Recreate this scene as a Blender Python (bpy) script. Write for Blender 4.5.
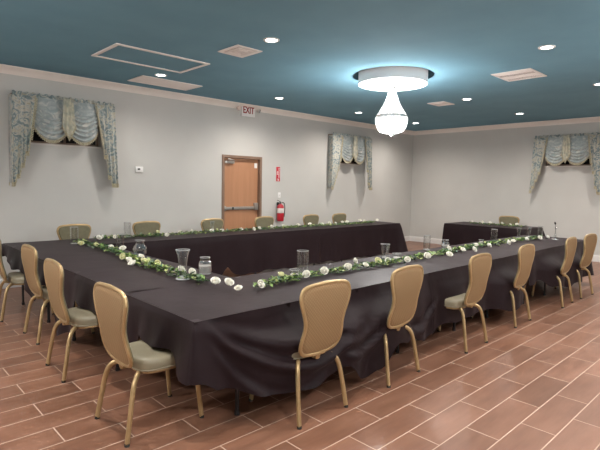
import bpy, bmesh, math, random
from mathutils import Vector, Matrix
for o in list(bpy.data.objects): bpy.data.objects.remove(o)
S = bpy.context.scene
C = S.collection
PI = math.pi
RX = random.Random(7)

# ------------------------------------------------------------ camera
cd = bpy.data.cameras.new('camera'); cam = bpy.data.objects.new('camera', cd); C.objects.link(cam)
cd.sensor_width = 36.0; cd.lens = 36.0 * 480.0 / 600.0; cd.clip_start = 0.05
r = Vector((0.72355012, -0.69002956, 0.01828724)); u = Vector((0.04387883, 0.07241733, 0.99640874)); f = Vector((0.6888758, 0.72014924, -0.08267525))
cam.matrix_world = Matrix(((r.x, u.x, -f.x, 0), (r.y, u.y, -f.y, 0), (r.z, u.z, -f.z, 1.54), (0, 0, 0, 1)))
S.camera = cam
# ------------------------------------------------------------ world: night outside the small windows
W = bpy.data.worlds.new('night'); S.world = W; W.use_nodes = True
W.node_tree.nodes['Background'].inputs[0].default_value = (0.02, 0.025, 0.04, 1)
W.node_tree.nodes['Background'].inputs[1].default_value = 0.3
S.view_settings.view_transform = 'Standard'; S.view_settings.look = 'None'
S.view_settings.gamma = 1.0; S.view_settings.exposure = 0.2; S.view_settings.use_curve_mapping = False
CAN_POWER = 62.0
CAN_COL = (1.0, 0.92, 0.85)
CANS_VISIBLE = [(3.46, 6.62), (5.83, 6.70), (8.08, 6.70), (10.27, 6.70), (3.46, 4.12), (8.07, 4.23), (10.29, 4.21), (5.71, 2.08), (8.18, 2.20)]
CANS_ADDED = [(1.1, 2.0), (3.4, 2.0), (10.3, 2.1), (3.4, -0.4), (1.1, 4.1), (8.1, -0.4), (10.3, -0.4), (-1.2, 6.6), (-1.2, 1.9)]  # unseen downlights added on an assumed grid to even out the brightness
CEIL = 3.11; YW = 7.75; XW = 11.8; YB = -2.2; XB = -2.4
CH = (5.74, 4.15)      # chandelier

# ------------------------------------------------------------ materials
def mat(name, col=(0.8, 0.8, 0.8), rough=0.5, metal=0.0, **kw):
    m = bpy.data.materials.new(name); m.use_nodes = True
    b = m.node_tree.nodes['Principled BSDF']
    b.inputs['Base Color'].default_value = (*col, 1); b.inputs['Roughness'].default_value = rough; b.inputs['Metallic'].default_value = metal
    for k, v in kw.items():
        b.inputs[k].default_value = v
    return m
def nt(m): return m.node_tree, m.node_tree.nodes, m.node_tree.links, m.node_tree.nodes['Principled BSDF']
def coord(N, L, kind='Object', scale=(1, 1, 1)):
    t = N.new('ShaderNodeTexCoord'); mp = N.new('ShaderNodeMapping'); mp.inputs['Scale'].default_value = scale
    L.new(t.outputs[kind], mp.inputs[0]); return mp.outputs[0]
def noise(N, L, vec, scale, detail=3, rough=0.5):
    n = N.new('ShaderNodeTexNoise'); n.inputs['Scale'].default_value = scale; n.inputs['Detail'].default_value = detail; n.inputs['Roughness'].default_value = rough
    L.new(vec, n.inputs['Vector']); return n.outputs['Fac']
def ramp(N, L, fac, stops):
    r_ = N.new('ShaderNodeValToRGB'); e = r_.color_ramp.elements
    while len(e) < len(stops): e.new(0.5)
    for i, (p, c) in enumerate(stops): e[i].position = p; e[i].color = (*c, 1)
    L.new(fac, r_.inputs[0]); return r_.outputs[0]
def bump(N, L, b, h, s=0.2, d=0.01):
    n = N.new('ShaderNodeBump'); n.inputs['Strength'].default_value = s; n.inputs['Distance'].default_value = d
    L.new(h, n.inputs['Height']); L.new(n.outputs[0], b.inputs['Normal'])
def noisy(name, c1, c2, scale, rough=0.5, bs=0.0, metal=0.0, bscale=None, **kw):
    m = mat(name, c1, rough, metal, **kw); t, N, L, b = nt(m); v = coord(N, L)
    L.new(ramp(N, L, noise(N, L, v, scale), [(0.35, c1), (0.65, c2)]), b.inputs['Base Color'])
    if bs: bump(N, L, b, noise(N, L, v, bscale or scale * 3), bs)
    return m
def emis(name, col, s):
    m = mat(name, col, 0.5); b = m.node_tree.nodes['Principled BSDF']
    b.inputs['Emission Color'].default_value = (*col, 1); b.inputs['Emission Strength'].default_value = s
    return m

M = {}
M['wall'] = noisy('wall_paint', (0.52, 0.51, 0.485), (0.55, 0.54, 0.512), 1.3, 0.55, 0.12, bscale=160)
M['ceil'] = noisy('ceiling_paint', (0.175, 0.345, 0.445), (0.19, 0.37, 0.47), 2.0, 0.9, 0.15, bscale=120, **{'Specular IOR Level': 0.15})
M['crown'] = noisy('crown_paint', (0.78, 0.72, 0.67), (0.81, 0.75, 0.70), 4, 0.45)
M['white'] = noisy('white_paint', (0.68, 0.66, 0.64), (0.72, 0.70, 0.68), 6, 0.45)
M['vent'] = noisy('vent_enamel', (0.84, 0.79, 0.76), (0.87, 0.82, 0.79), 6, 0.5)
M['ventdark'] = mat('vent_inside', (0.33, 0.25, 0.23), 0.8)
M['recess'] = mat('recess_dark_teal', (0.10, 0.22, 0.28), 0.7)  # recess sides and top, darker than the ceiling colour
def floor_mat():
    m = mat('wood_look_tile', rough=0.3); t, N, L, b = nt(m)
    tc = N.new('ShaderNodeTexCoord'); mp = N.new('ShaderNodeMapping')
    L.new(tc.outputs['Object'], mp.inputs[0])
    # tile lattice measured in the room: rows of 0.2165 along x, tiles 0.65 long, half offset
    w, h = 0.654, 0.2169
    mp.inputs['Location'].default_value = (-0.570, -1.184, 0)
    bt = N.new('ShaderNodeTexBrick'); bt.offset = 0.5; bt.offset_frequency = 2; bt.squash = 1
    bt.inputs['Scale'].default_value = 1.0; bt.inputs['Brick Width'].default_value = w; bt.inputs['Row Height'].default_value = h
    bt.inputs['Mortar Size'].default_value = 0.0036; bt.inputs['Mortar Smooth'].default_value = 0.1; bt.inputs['Bias'].default_value = 0
    bt.inputs['Color1'].default_value = (0, 0, 0, 1); bt.inputs['Color2'].default_value = (1, 1, 1, 1); bt.inputs['Mortar'].default_value = (0.5, 0.5, 0.5, 1)
    L.new(mp.outputs[0], bt.inputs['Vector'])
    # per-tile shade + wood grain stretched along the tile
    mp2 = N.new('ShaderNodeMapping'); mp2.inputs['Scale'].default_value = (1.6, 11, 1)
    add = N.new('ShaderNodeVectorMath'); add.operation = 'MULTIPLY_ADD'
    L.new(bt.outputs['Color'], add.inputs[0]); add.inputs[1].default_value = (7, 3, 5); L.new(tc.outputs['Object'], add.inputs[2])
    L.new(add.outputs[0], mp2.inputs[0])
    g = noise(N, L, mp2.outputs[0], 1.6, 6, 0.6)
    mp3 = N.new('ShaderNodeMapping'); mp3.inputs['Scale'].default_value = (1.6, 4.0, 1); L.new(add.outputs[0], mp3.inputs[0])
    g2 = noise(N, L, mp3.outputs[0], 1.1, 3, 0.5)
    mixg = N.new('ShaderNodeMath'); mixg.operation = 'MULTIPLY_ADD'; L.new(g2, mixg.inputs[0]); mixg.inputs[1].default_value = 0.6
    mu = N.new('ShaderNodeMath'); mu.operation = 'MULTIPLY'; L.new(g, mu.inputs[0]); mu.inputs[1].default_value = 0.4; L.new(mu.outputs[0], mixg.inputs[2])
    wood = ramp(N, L, mixg.outputs[0], [(0.30, (0.145, 0.064, 0.038)), (0.5, (0.200, 0.095, 0.059)), (0.72, (0.262, 0.132, 0.086))])
    hsv = N.new('ShaderNodeHueSaturation'); L.new(wood, hsv.inputs['Color'])
    mr = N.new('ShaderNodeMapRange'); L.new(bt.outputs['Color'], mr.inputs[0]); mr.inputs[3].default_value = 0.88; mr.inputs[4].default_value = 1.14
    L.new(mr.outputs[0], hsv.inputs['Value'])
    mx = N.new('ShaderNodeMix'); mx.data_type = 'RGBA'; L.new(bt.outputs['Fac'], mx.inputs['Factor']); L.new(hsv.outputs[0], mx.inputs[6]); mx.inputs[7].default_value = (0.50, 0.36, 0.28, 1)
    L.new(mx.outputs[2], b.inputs['Base Color'])
    mr2 = N.new('ShaderNodeMapRange'); L.new(g2, mr2.inputs[0]); mr2.inputs[3].default_value = 0.30; mr2.inputs[4].default_value = 0.42
    ma = N.new('ShaderNodeMath'); ma.operation = 'MULTIPLY_ADD'; L.new(bt.outputs['Fac'], ma.inputs[0]); ma.inputs[1].default_value = 0.4; L.new(mr2.outputs[0], ma.inputs[2])
    L.new(ma.outputs[0], b.inputs['Roughness'])
    inv = N.new('ShaderNodeMath'); inv.operation = 'SUBTRACT'; inv.inputs[0].default_value = 1; L.new(bt.outputs['Fac'], inv.inputs[1])
    bump(N, L, b, inv.outputs[0], 0.35, 0.003)
    return m
M['floor'] = floor_mat(); M['floor'].node_tree.nodes['Principled BSDF'].inputs['Specular IOR Level'].default_value = 0.38
def cloth_mat():
    m = mat('black_tablecloth', (0.03, 0.022, 0.026), 0.5); t, N, L, b = nt(m); v = coord(N, L)
    L.new(ramp(N, L, noise(N, L, v, 2.5, 4), [(0.3, (0.0135, 0.0072, 0.0090)), (0.7, (0.0165, 0.0092, 0.0112))]), b.inputs['Base Color'])
    b.inputs['Specular IOR Level'].default_value = 0.14; b.inputs['Sheen Weight'].default_value = 0.03; b.inputs['Sheen Roughness'].default_value = 0.5; b.inputs['Sheen Tint'].default_value = (1, 0.84, 0.88, 1)
    bump(N, L, b, noise(N, L, coord(N, L, 'Object', (1, 1, 0.6)), 4, 4, 0.5), 0.28, 0.02)
    return m
M['cloth'] = cloth_mat()
M['gold'] = noisy('gold_frame', (0.43, 0.30, 0.15), (0.49, 0.345, 0.18), 12, 0.36, metal=0.55)
def diamond_mat():
    m = mat('tan_diamond_fabric', (0.3, 0.2, 0.1), 0.8); t, N, L, b = nt(m)
    tc = N.new('ShaderNodeTexCoord'); mp = N.new('ShaderNodeMapping'); mp.inputs['Rotation'].default_value = (0, PI / 4, 0); mp.inputs['Scale'].default_value = (58, 58, 58)
    L.new(tc.outputs['Object'], mp.inputs[0])
    ch = N.new('ShaderNodeTexVoronoi'); ch.feature = 'DISTANCE_TO_EDGE'; ch.inputs['Scale'].default_value = 1.0; ch.inputs['Randomness'].default_value = 0.0
    sx = N.new('ShaderNodeSeparateXYZ'); L.new(mp.outputs[0], sx.inputs[0]); cx = N.new('ShaderNodeCombineXYZ'); L.new(sx.outputs[0], cx.inputs[0]); L.new(sx.outputs[2], cx.inputs[1])
    L.new(cx.outputs[0], ch.inputs['Vector'])
    L.new(ramp(N, L, ch.outputs['Distance'], [(0.04, (0.23, 0.138, 0.062)), (0.25, (0.30, 0.188, 0.09))]), b.inputs['Base Color'])
    bump(N, L, b, ch.outputs['Distance'], 0.3, 0.003)
    return m
M['tan'] = diamond_mat()
M['sage'] = noisy('sage_vinyl', (0.235, 0.205, 0.140), (0.262, 0.232, 0.160), 9, 0.42, 0.1)
M['sageback'] = noisy('olive_back_fabric', (0.150, 0.135, 0.080), (0.175, 0.155, 0.092), 30, 0.7, 0.15)
M['rubber'] = mat('dark_rubber', (0.03, 0.028, 0.026), 0.7)
M['tabletop'] = noisy('grey_laminate', (0.33, 0.31, 0.28), (0.37, 0.35, 0.31), 8, 0.5)
M['darkmetal'] = mat('dark_steel', (0.035, 0.033, 0.036), 0.4, 0.6)
M['steel'] = noisy('brushed_steel', (0.50, 0.47, 0.43), (0.56, 0.53, 0.5), 20, 0.32, metal=0.85)
def door_mat():
    m = mat('door_wood', (0.42, 0.2, 0.1), 0.45); t, N, L, b = nt(m); v = coord(N, L, 'Object', (9, 9, 0.7))
    L.new(ramp(N, L, noise(N, L, v, 2, 4), [(0.3, (0.40, 0.195, 0.102)), (0.7, (0.45, 0.225, 0.120))]), b.inputs['Base Color'])
    return m
M['door'] = door_mat()
M['doorframe'] = noisy('door_frame_paint', (0.20, 0.125, 0.085), (0.23, 0.145, 0.10), 5, 0.5)
def damask():
    m = mat('damask_fabric', rough=0.6); t, N, L, b = nt(m); v = coord(N, L)
    n1 = N.new('ShaderNodeTexNoise'); n1.inputs['Scale'].default_value = 10; n1.inputs['Detail'].default_value = 2; n1.inputs['Distortion'].default_value = 2.2; L.new(v, n1.inputs['Vector'])
    L.new(ramp(N, L, n1.outputs['Fac'], [(0.36, (0.16, 0.21, 0.22)), (0.46, (0.27, 0.32, 0.32)), (0.54, (0.52, 0.50, 0.44)), (0.68, (0.38, 0.35, 0.26))]), b.inputs['Base Color'])
    b.inputs['Sheen Weight'].default_value = 0.3
    return m
def satin():
    m = mat('satin_swag_fabric', rough=0.42); t, N, L, b = nt(m); v = coord(N, L)
    n1 = N.new('ShaderNodeTexNoise'); n1.inputs['Scale'].default_value = 9; n1.inputs['Detail'].default_value = 2; n1.inputs['Distortion'].default_value = 1.6; L.new(v, n1.inputs['Vector'])
    L.new(ramp(N, L, n1.outputs['Fac'], [(0.42, (0.31, 0.36, 0.365)), (0.56, (0.41, 0.445, 0.44)), (0.68, (0.57, 0.57, 0.53))]), b.inputs['Base Color'])
    b.inputs['Sheen Weight'].default_value = 0.3
    return m
M['damask'] = damask(); M['satin'] = satin()
M['fringe'] = noisy('gold_fringe', (0.33, 0.29, 0.18), (0.58, 0.53, 0.40), 60, 0.8)
M['jabot'] = noisy('cream_jabot_fabric', (0.60, 0.56, 0.44), (0.36, 0.38, 0.32), 16, 0.6)
def glass():
    m = bpy.data.materials.new('clear_glass'); m.use_nodes = True; t = m.node_tree; N, L = t.nodes, t.links; N.clear()
    o = N.new('ShaderNodeOutputMaterial'); mx = N.new('ShaderNodeMixShader'); tr = N.new('ShaderNodeBsdfTransparent'); gl = N.new('ShaderNodeBsdfGlossy')
    tr.inputs[0].default_value = (0.93, 0.94, 0.94, 1); gl.inputs['Roughness'].default_value = 0.08; gl.inputs['Color'].default_value = (0.9, 0.9, 0.9, 1)
    lw = N.new('ShaderNodeLayerWeight'); lw.inputs['Blend'].default_value = 0.35
    mr = N.new('ShaderNodeMapRange'); mr.inputs[3].default_value = 0.08; mr.inputs[4].default_value = 0.75; L.new(lw.outputs['Facing'], mr.inputs[0])
    L.new(mr.outputs[0], mx.inputs[0]); L.new(tr.outputs[0], mx.inputs[1]); L.new(gl.outputs[0], mx.inputs[2]); L.new(mx.outputs[0], o.inputs[0])
    return m
M['glass'] = glass()
M['thickglass'] = mat('thick_glass', (0.75, 0.76, 0.76), 0.12, **{'Transmission Weight': 0.55, 'IOR': 1.45})
M['water'] = mat('cloudy_water', (0.50, 0.48, 0.46), 0.2, **{'Transmission Weight': 0.3})
M['pane'] = mat('night_window_glass', (0.015, 0.014, 0.016), 0.15)
M['rose'] = noisy('rose_petals', (0.90, 0.88, 0.80), (0.93, 0.92, 0.86), 30, 0.55)
M['rosecream'] = noisy('cream_rose_petals', (0.74, 0.74, 0.45), (0.82, 0.80, 0.58), 30, 0.55)
M['leafdark'] = noisy('dark_leaf', (0.035, 0.085, 0.030), (0.05, 0.12, 0.045), 20, 0.5)
M['leafmid'] = noisy('green_leaf', (0.12, 0.21, 0.05), (0.17, 0.28, 0.07), 20, 0.5)
M['leaflight'] = noisy('yellow_green_leaf', (0.30, 0.36, 0.12), (0.38, 0.43, 0.17), 20, 0.5)
M['leafeuc'] = noisy('grey_green_leaf', (0.10, 0.15, 0.09), (0.14, 0.19, 0.12), 20, 0.6)
M['stem'] = mat('green_stem', (0.06, 0.11, 0.04), 0.6)
M['red'] = noisy('red_enamel', (0.42, 0.016, 0.028), (0.46, 0.02, 0.032), 10, 0.3)
M['signred'] = mat('sign_red', (0.55, 0.03, 0.05), 0.45)
M['exitred'] = mat('exit_red', (0.30, 0.02, 0.02), 0.5)
M['black'] = mat('black_plastic', (0.02, 0.02, 0.02), 0.4)
M['plastic'] = mat('white_plastic', (0.66, 0.62, 0.58), 0.4)
M['bright'] = mat('bright_white_plastic', (0.8, 0.79, 0.77), 0.35)
M['drum'] = emis('drum_shade', (0.80, 0.84, 0.86), 0.10)
M['lens'] = emis('downlight_lens', (1.0, 0.96, 0.90), 14.0)
M['diffuser'] = emis('drum_diffuser', (1.0, 0.985, 0.95), 2.4)
M['bulb'] = emis('chandelier_bulb', (1.0, 0.97, 0.92), 12.0)
def crystal():
    m = bpy.data.materials.new('crystal_bead'); m.use_nodes = True; t = m.node_tree; N, L = t.nodes, t.links; N.clear()
    o = N.new('ShaderNodeOutputMaterial'); a = N.new('ShaderNodeBsdfTranslucent'); b = N.new('ShaderNodeBsdfGlossy'); d = N.new('ShaderNodeBsdfTransparent')
    a.inputs[0].default_value = (0.35, 0.35, 0.35, 1); b.inputs['Roughness'].default_value = 0.1
    m1 = N.new('ShaderNodeMixShader'); m1.inputs[0].default_value = 0.3; L.new(a.outputs[0], m1.inputs[1]); L.new(b.outputs[0], m1.inputs[2])
    m2 = N.new('ShaderNodeMixShader'); m2.inputs[0].default_value = 0.5; L.new(m1.outputs[0], m2.inputs[1]); L.new(d.outputs[0], m2.inputs[2]); L.new(m2.outputs[0], o.inputs[0])
    return m
M['crystal'] = crystal()
M['chrome'] = mat('chrome', (0.75, 0.75, 0.76), 0.15, 1.0)

# ------------------------------------------------------------ helpers
def link(name, bm, m, parent=None, smooth=True):
    me = bpy.data.meshes.new(name); bmesh.ops.recalc_face_normals(bm, faces=bm.faces[:]) ; bm.to_mesh(me); bm.free()
    if smooth:
        for p in me.polygons: p.use_smooth = True
        try: me.set_sharp_from_angle(angle=math.radians(38))
        except Exception: pass
    for x in (m if isinstance(m, (list, tuple)) else [m]): me.materials.append(x)
    o = bpy.data.objects.new(name, me); C.objects.link(o)
    if parent: o.parent = parent
    return o
def struct(name, bm, m, parent=None, smooth=False):
    o = link(name, bm, m, parent, smooth)
    if not parent: o['kind'] = 'structure'
    return o
def tag(o, label, cat, group=None, kind=None):
    o['label'] = label; o['category'] = cat
    if group: o['group'] = group
    if kind: o['kind'] = kind
    return o
def empty(name, loc=(0, 0, 0), rz=0.0):
    o = bpy.data.objects.new(name, None); o.empty_display_size = 0.1; C.objects.link(o); o.location = loc; o.rotation_euler = (0, 0, rz); return o
def copy_tree(o, parent=None):
    c = o.copy(); C.objects.link(c)
    if parent: c.parent = parent
    for ch in list(o.children): copy_tree(ch, c)
    return c
def nb(): return bmesh.new()
def box(bm, a, b, bev=0.0, mi=0):
    g = bmesh.ops.create_cube(bm, size=1.0); vs = g['verts']
    for v in vs:
        for i in range(3): v.co[i] = (a[i] + b[i]) / 2 + v.co[i] * (b[i] - a[i])
    fs = list({f_ for v in vs for f_ in v.link_faces})
    for f_ in fs: f_.material_index = mi
    if bev:
        es = list({e for v in vs for e in v.link_edges})
        bmesh.ops.bevel(bm, geom=es, offset=bev, segments=2, profile=0.6, affect='EDGES')
    return vs
def smooth_path(pts, n=6):
    P = [Vector(p) for p in pts]; out = []
    for i in range(len(P) - 1):
        p0, p1, p2, p3 = P[max(i - 1, 0)], P[i], P[i + 1], P[min(i + 2, len(P) - 1)]
        for k in range(n):
            t = k / n
            out.append(0.5 * ((2 * p1) + (p2 - p0) * t + (2 * p0 - 5 * p1 + 4 * p2 - p3) * t * t + (3 * p1 - p0 - 3 * p2 + p3) * t ** 3))
    out.append(P[-1]); return out
def tube(bm, pts, rad, seg=8, closed=False, mi=0, flat=1.0):
    P = [Vector(p) for p in pts]; n = len(P); rings = []; up = None
    for i in range(n):
        a = P[(i - 1) % n] if (closed or i > 0) else P[i]; b = P[(i + 1) % n] if (closed or i < n - 1) else P[i]
        d = (b - a).normalized()
        if up is None:
            up = Vector((0, 0, 1)) if abs(d.z) < 0.9 else Vector((0, 1, 0))
        s = d.cross(up).normalized(); up = s.cross(d).normalized()
        rr = rad[i] if isinstance(rad, (list, tuple)) else rad
        rings.append([bm.verts.new(P[i] + (s * math.cos(2 * PI * k / seg) + up * math.sin(2 * PI * k / seg) * flat) * rr) for k in range(seg)])
    m = n if closed else n - 1
    for i in range(m):
        A, B = rings[i], rings[(i + 1) % n]
        for k in range(seg):
            f_ = bm.faces.new((A[k], A[(k + 1) % seg], B[(k + 1) % seg], B[k])); f_.material_index = mi
    if not closed:
        bm.faces.new(rings[0]); bm.faces.new(rings[-1][::-1])
def lathe(bm, prof, seg=24, c=(0, 0, 0), mi=0, wob=None):
    rings = []
    for (r_, z) in prof:
        if r_ < 1e-5: rings.append([bm.verts.new((c[0], c[1], c[2] + z))])
        else:
            rings.append([bm.verts.new((c[0] + (r_ * (1 + (wob(k / seg, z) if wob else 0))) * math.cos(2 * PI * k / seg), c[1] + (r_ * (1 + (wob(k / seg, z) if wob else 0))) * math.sin(2 * PI * k / seg), c[2] + z)) for k in range(seg)])
    for A, B in zip(rings, rings[1:]):
        for k in range(seg):
            k2 = (k + 1) % seg
            q = [A[k % len(A)], A[k2 % len(A)], B[k2 % len(B)], B[k % len(B)]]
            q2 = []
            for v in q:
                if v not in q2: q2.append(v)
            if len(q2) >= 3: bm.faces.new(q2).material_index = mi
def grid(bm, nu, nv, fn, mi=0, closed_u=False):
    V = [[bm.verts.new(fn(i / nu, j / nv)) for j in range(nv + 1)] for i in range(nu + (0 if closed_u else 1))]
    for i in range(nu):
        for j in range(nv):
            a, b = V[i], V[(i + 1) % len(V)]
            bm.faces.new((a[j], b[j], b[j + 1], a[j + 1])).material_index = mi
    return V
def text_mesh(bm, s, size, mtx, depth=0.002, mi=0, spacing=1.0):
    cu = bpy.data.curves.new('t', 'FONT'); cu.body = s; cu.size = size; cu.align_x = 'CENTER'; cu.align_y = 'CENTER'; cu.extrude = depth; cu.space_character = spacing
    cu.offset = size * 0.025
    o = bpy.data.objects.new('t', cu); C.objects.link(o); bpy.context.view_layer.update()
    me = bpy.data.meshes.new_from_object(o.evaluated_get(bpy.context.evaluated_depsgraph_get()))
    me.transform(mtx); n0 = len(bm.faces); bm.from_mesh(me); bm.faces.ensure_lookup_table()
    for f_ in bm.faces[n0:]: f_.material_index = mi
    bpy.data.objects.remove(o); bpy.data.curves.remove(cu); bpy.data.meshes.remove(me)
def sstep(a, b, x):
    t = min(1, max(0, (x - a) / (b - a))); return t * t * (3 - 2 * t)
def interp(tab, x):
    if x <= tab[0][0]: return tab[0][1]
    for (a, va), (b, vb) in zip(tab, tab[1:]):
        if x <= b:
            t = (x - a) / (b - a); t = t * t * (3 - 2 * t); return va + (vb - va) * t
    return tab[-1][1]

# ============================================================ SETTING
bm = nb(); box(bm, (XB, YB, -0.06), (XW, YW, 0)); struct('floor', bm, M['floor'])
# ceiling with the round recess for the drum light
RR = 0.565; RC = 0.20
bm = nb(); n = 64
inner = [bm.verts.new((CH[0] + RR * math.cos(2 * PI * k / n), CH[1] + RR * math.sin(2 * PI * k / n), CEIL)) for k in range(n)]
outer = []
for k in range(n):
    a = 2 * PI * k / n; dx, dy = math.cos(a), math.sin(a)
    ts = []
    if dx > 1e-9: ts.append((XW - CH[0]) / dx)
    if dx < -1e-9: ts.append((XB - CH[0]) / dx)
    if dy > 1e-9: ts.append((YW - CH[1]) / dy)
    if dy < -1e-9: ts.append((YB - CH[1]) / dy)
    t = min(ts); outer.append(bm.verts.new((CH[0] + dx * t, CH[1] + dy * t, CEIL)))
corners = {}
for cx_, cy_ in ((XW, YW), (XB, YW), (XB, YB), (XW, YB)):
    a = math.atan2(cy_ - CH[1], cx_ - CH[0]) % (2 * PI); corners[int(a / (2 * PI) * n)] = bm.verts.new((cx_, cy_, CEIL))
for k in range(n):
    k2 = (k + 1) % n
    if k in corners: bm.faces.new((inner[k], outer[k], corners[k], outer[k2], inner[k2]))
    else: bm.faces.new((inner[k], outer[k], outer[k2], inner[k2]))
top = [bm.verts.new((v.co.x, v.co.y, CEIL + RC)) for v in inner]
for k in range(n):
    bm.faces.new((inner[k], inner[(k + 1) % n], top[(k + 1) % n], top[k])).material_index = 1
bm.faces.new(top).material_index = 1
box(bm, (XB, YB, CEIL + RC + 0.01), (XW, YW, CEIL + RC + 0.08))
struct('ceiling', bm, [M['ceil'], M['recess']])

def wall_with_holes(name, axis, d, lo, hi, holes, sgn):
    """wall plane at coordinate d of axis, thickness 0.16 outwards (sgn); holes (a0,a1,z0,z1)"""
    bm = nb(); As = sorted({lo, hi, *[h[0] for h in holes], *[h[1] for h in holes]}); Zs = sorted({0, CEIL, *[h[2] for h in holes], *[h[3] for h in holes]})
    for a0, a1 in zip(As, As[1:]):
        for z0, z1 in zip(Zs, Zs[1:]):
            if any(h[0] <= a0 and a1 <= h[1] and h[2] <= z0 and z1 <= h[3] for h in holes): continue
            if axis == 'y': box(bm, (a0, min(d, d + sgn * 0.16), z0), (a1, max(d, d + sgn * 0.16), z1))
            else: box(bm, (min(d, d + sgn * 0.16), a0, z0), (max(d, d + sgn * 0.16), a1, z1))
    bmesh.ops.remove_doubles(bm, verts=bm.verts[:], dist=1e-5)
    # drop the inner faces shared by two boxes
    seen = {}
    for f_ in bm.faces: seen.setdefault(frozenset(v.index for v in f_.verts), []).append(f_)
    bm.verts.index_update(); seen = {}
    for f_ in bm.faces: seen.setdefault(frozenset(v.index for v in f_.verts), []).append(f_)
    bmesh.ops.delete(bm, geom=[f_ for fs in seen.values() if len(fs) > 1 for f_ in fs], context='FACES_ONLY')
    return struct(name, bm, M['wall'])
DX0, DX1, DZ = 5.31, 6.29, 2.10
WINS = [(2.0, 3.0), (8.5, 9.5)]; WZ = (2.08, 2.62); WY = (3.18, 4.18)
wall_with_holes('wall_left', 'y', YW, XB, XW, [(DX0, DX1, 0, DZ)] + [(a, b, *WZ) for a, b in WINS], 1)
wall_with_holes('wall_far', 'x', XW, YB, YW, [(*WY, *WZ)], 1)
wall_with_holes('wall_right', 'y', YB, XB, XW, [], -1)
wall_with_holes('wall_back', 'x', XB, YB, YW, [], -1)

# crown moulding: profile swept along each wall
CP = [(0, -0.105), (0.012, -0.105), (0.018, -0.09), (0.028, -0.07), (0.05, -0.045), (0.072, -0.03), (0.085, -0.018), (0.092, -0.012), (0.092, 0.0)]
def strip(name, a, b, nrm, prof, z, m):
    bm = nb(); A = [bm.verts.new((a[0] + nrm[0] * p, a[1] + nrm[1] * p, z + q)) for p, q in prof]; B = [bm.verts.new((b[0] + nrm[0] * p, b[1] + nrm[1] * p, z + q)) for p, q in prof]
    for i in range(len(prof) - 1): bm.faces.new((A[i], A[i + 1], B[i + 1], B[i]))
    return struct(name, bm, m)
strip('trim_1', (XB, YW), (XW, YW), (0, -1), CP, CEIL - 0.001, M['crown'])
strip('trim_2', (XW, YB), (XW, YW), (-1, 0), CP, CEIL - 0.001, M['crown'])
strip('trim_3', (XB, YB), (XW, YB), (0, 1), CP, CEIL - 0.001, M['crown'])
strip('trim_4', (XB, YB), (XB, YW), (1, 0), CP, CEIL - 0.001, M['crown'])
BP = [(0.0, 0.0), (0.016, 0.0), (0.016, 0.115), (0.012, 0.13), (0.006, 0.14), (0, 0.142)]
strip('baseboard_far', (XW, YB), (XW, YW), (-1, 0), BP, 0.001, M['white'])
bm = nb()
for a, b in ((XB, DX0 - 0.02), (DX1 + 0.02, XW)):
    A = [bm.verts.new((a, YW - p, q + 0.001)) for p, q in BP]; B = [bm.verts.new((b, YW - p, q + 0.001)) for p, q in BP]
    for i in range(len(BP) - 1): bm.faces.new((A[i], A[i + 1], B[i + 1], B[i]))
struct('baseboard_left', bm, M['white'])
strip('baseboard_right', (XB, YB), (XW, YB), (0, 1), BP, 0.001, M['white'])
strip('baseboard_back', (XB, YB), (XB, YW), (1, 0), BP, 0.001, M['white'])

# windows: small dark panes high on the wall
def window(i, cx_, wall):
    e = empty('window_%d' % i); e['kind'] = 'structure'; w = 1.0; z0, z1 = WZ
    def T(x, y, z):   # x along wall, y into the room
        return (cx_ + x, YW - y, z) if wall == 'left' else (XW - y, cx_ - x, z)
    def bx(bm, a, b, bev=0.0):
        p, q = T(*a), T(*b); box(bm, tuple(map(min, p, q)), tuple(map(max, p, q)), bev)
    bm = nb()
    for a, b in (((-w / 2, -0.12, z0), (-w / 2 + 0.035, -0.07, z1)), ((w / 2 - 0.035, -0.12, z0), (w / 2, -0.07, z1)), ((-w / 2 + .035, -0.12, z0), (w / 2 - .035, -0.07, z0 + 0.035)), ((-w / 2 + .035, -0.12, z1 - 0.035), (w / 2 - .035, -0.07, z1)), ((-0.015, -0.115, z0 + .035), (0.015, -0.075, z1 - .035))):
        bx(bm, a, b)
    link('window_frame', bm, M['doorframe'], e, False)
    bm = nb(); bx(bm, (-w / 2 + .03, -0.10, z0 + .03), (w / 2 - .03, -0.095, z1 - .03)); link('pane', bm, M['pane'], e, False)
    bm = nb(); bx(bm, (-w / 2 - 0.02, -0.069, z0 - 0.022), (w / 2 + 0.02, 0.018, z0 + 0.003), 0.004); link('window_sill', bm, M['plastic'], e, False)
    bm = nb(); bx(bm, (-w / 2, -0.16, z0), (w / 2, -0.155, z1)); link('night_dark_backing', bm, M['pane'], e, False)  # dark sheet added behind the pane to stand in for darkness outside
window(1, 2.5, 'left'); window(2, 9.0, 'left'); window(3, 3.68, 'far')

# door
d = empty('door_1', (0, 0, 0)); d['kind'] = 'structure'
bm = nb(); fw = 0.055
for a, b in (((DX0, YW - 0.018, 0.0), (DX0 + fw, YW + 0.12, DZ)), ((DX1 - fw, YW - 0.018, 0.0), (DX1, YW + 0.12, DZ)), ((DX0 + fw, YW - 0.018, DZ - fw), (DX1 - fw, YW + 0.12, DZ))):
    box(bm, a, b, 0.004)
box(bm, (DX0 + fw, YW + 0.105, 0.0), (DX0 + fw + 0.015, YW + 0.12, DZ - fw)); box(bm, (DX1 - fw - 0.015, YW + 0.105, 0), (DX1 - fw, YW + 0.12, DZ - fw))
link('door_frame', bm, M['doorframe'], d, False)
x0, x1 = DX0 + fw + 0.003, DX1 - fw - 0.003
bm = nb(); box(bm, (x0, YW + 0.055, 0.008), (x1, YW + 0.10, DZ - fw - 0.003), 0.002); link('door_leaf', bm, M['door'], d, False)
bm = nb(); zb = 1.06
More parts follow.
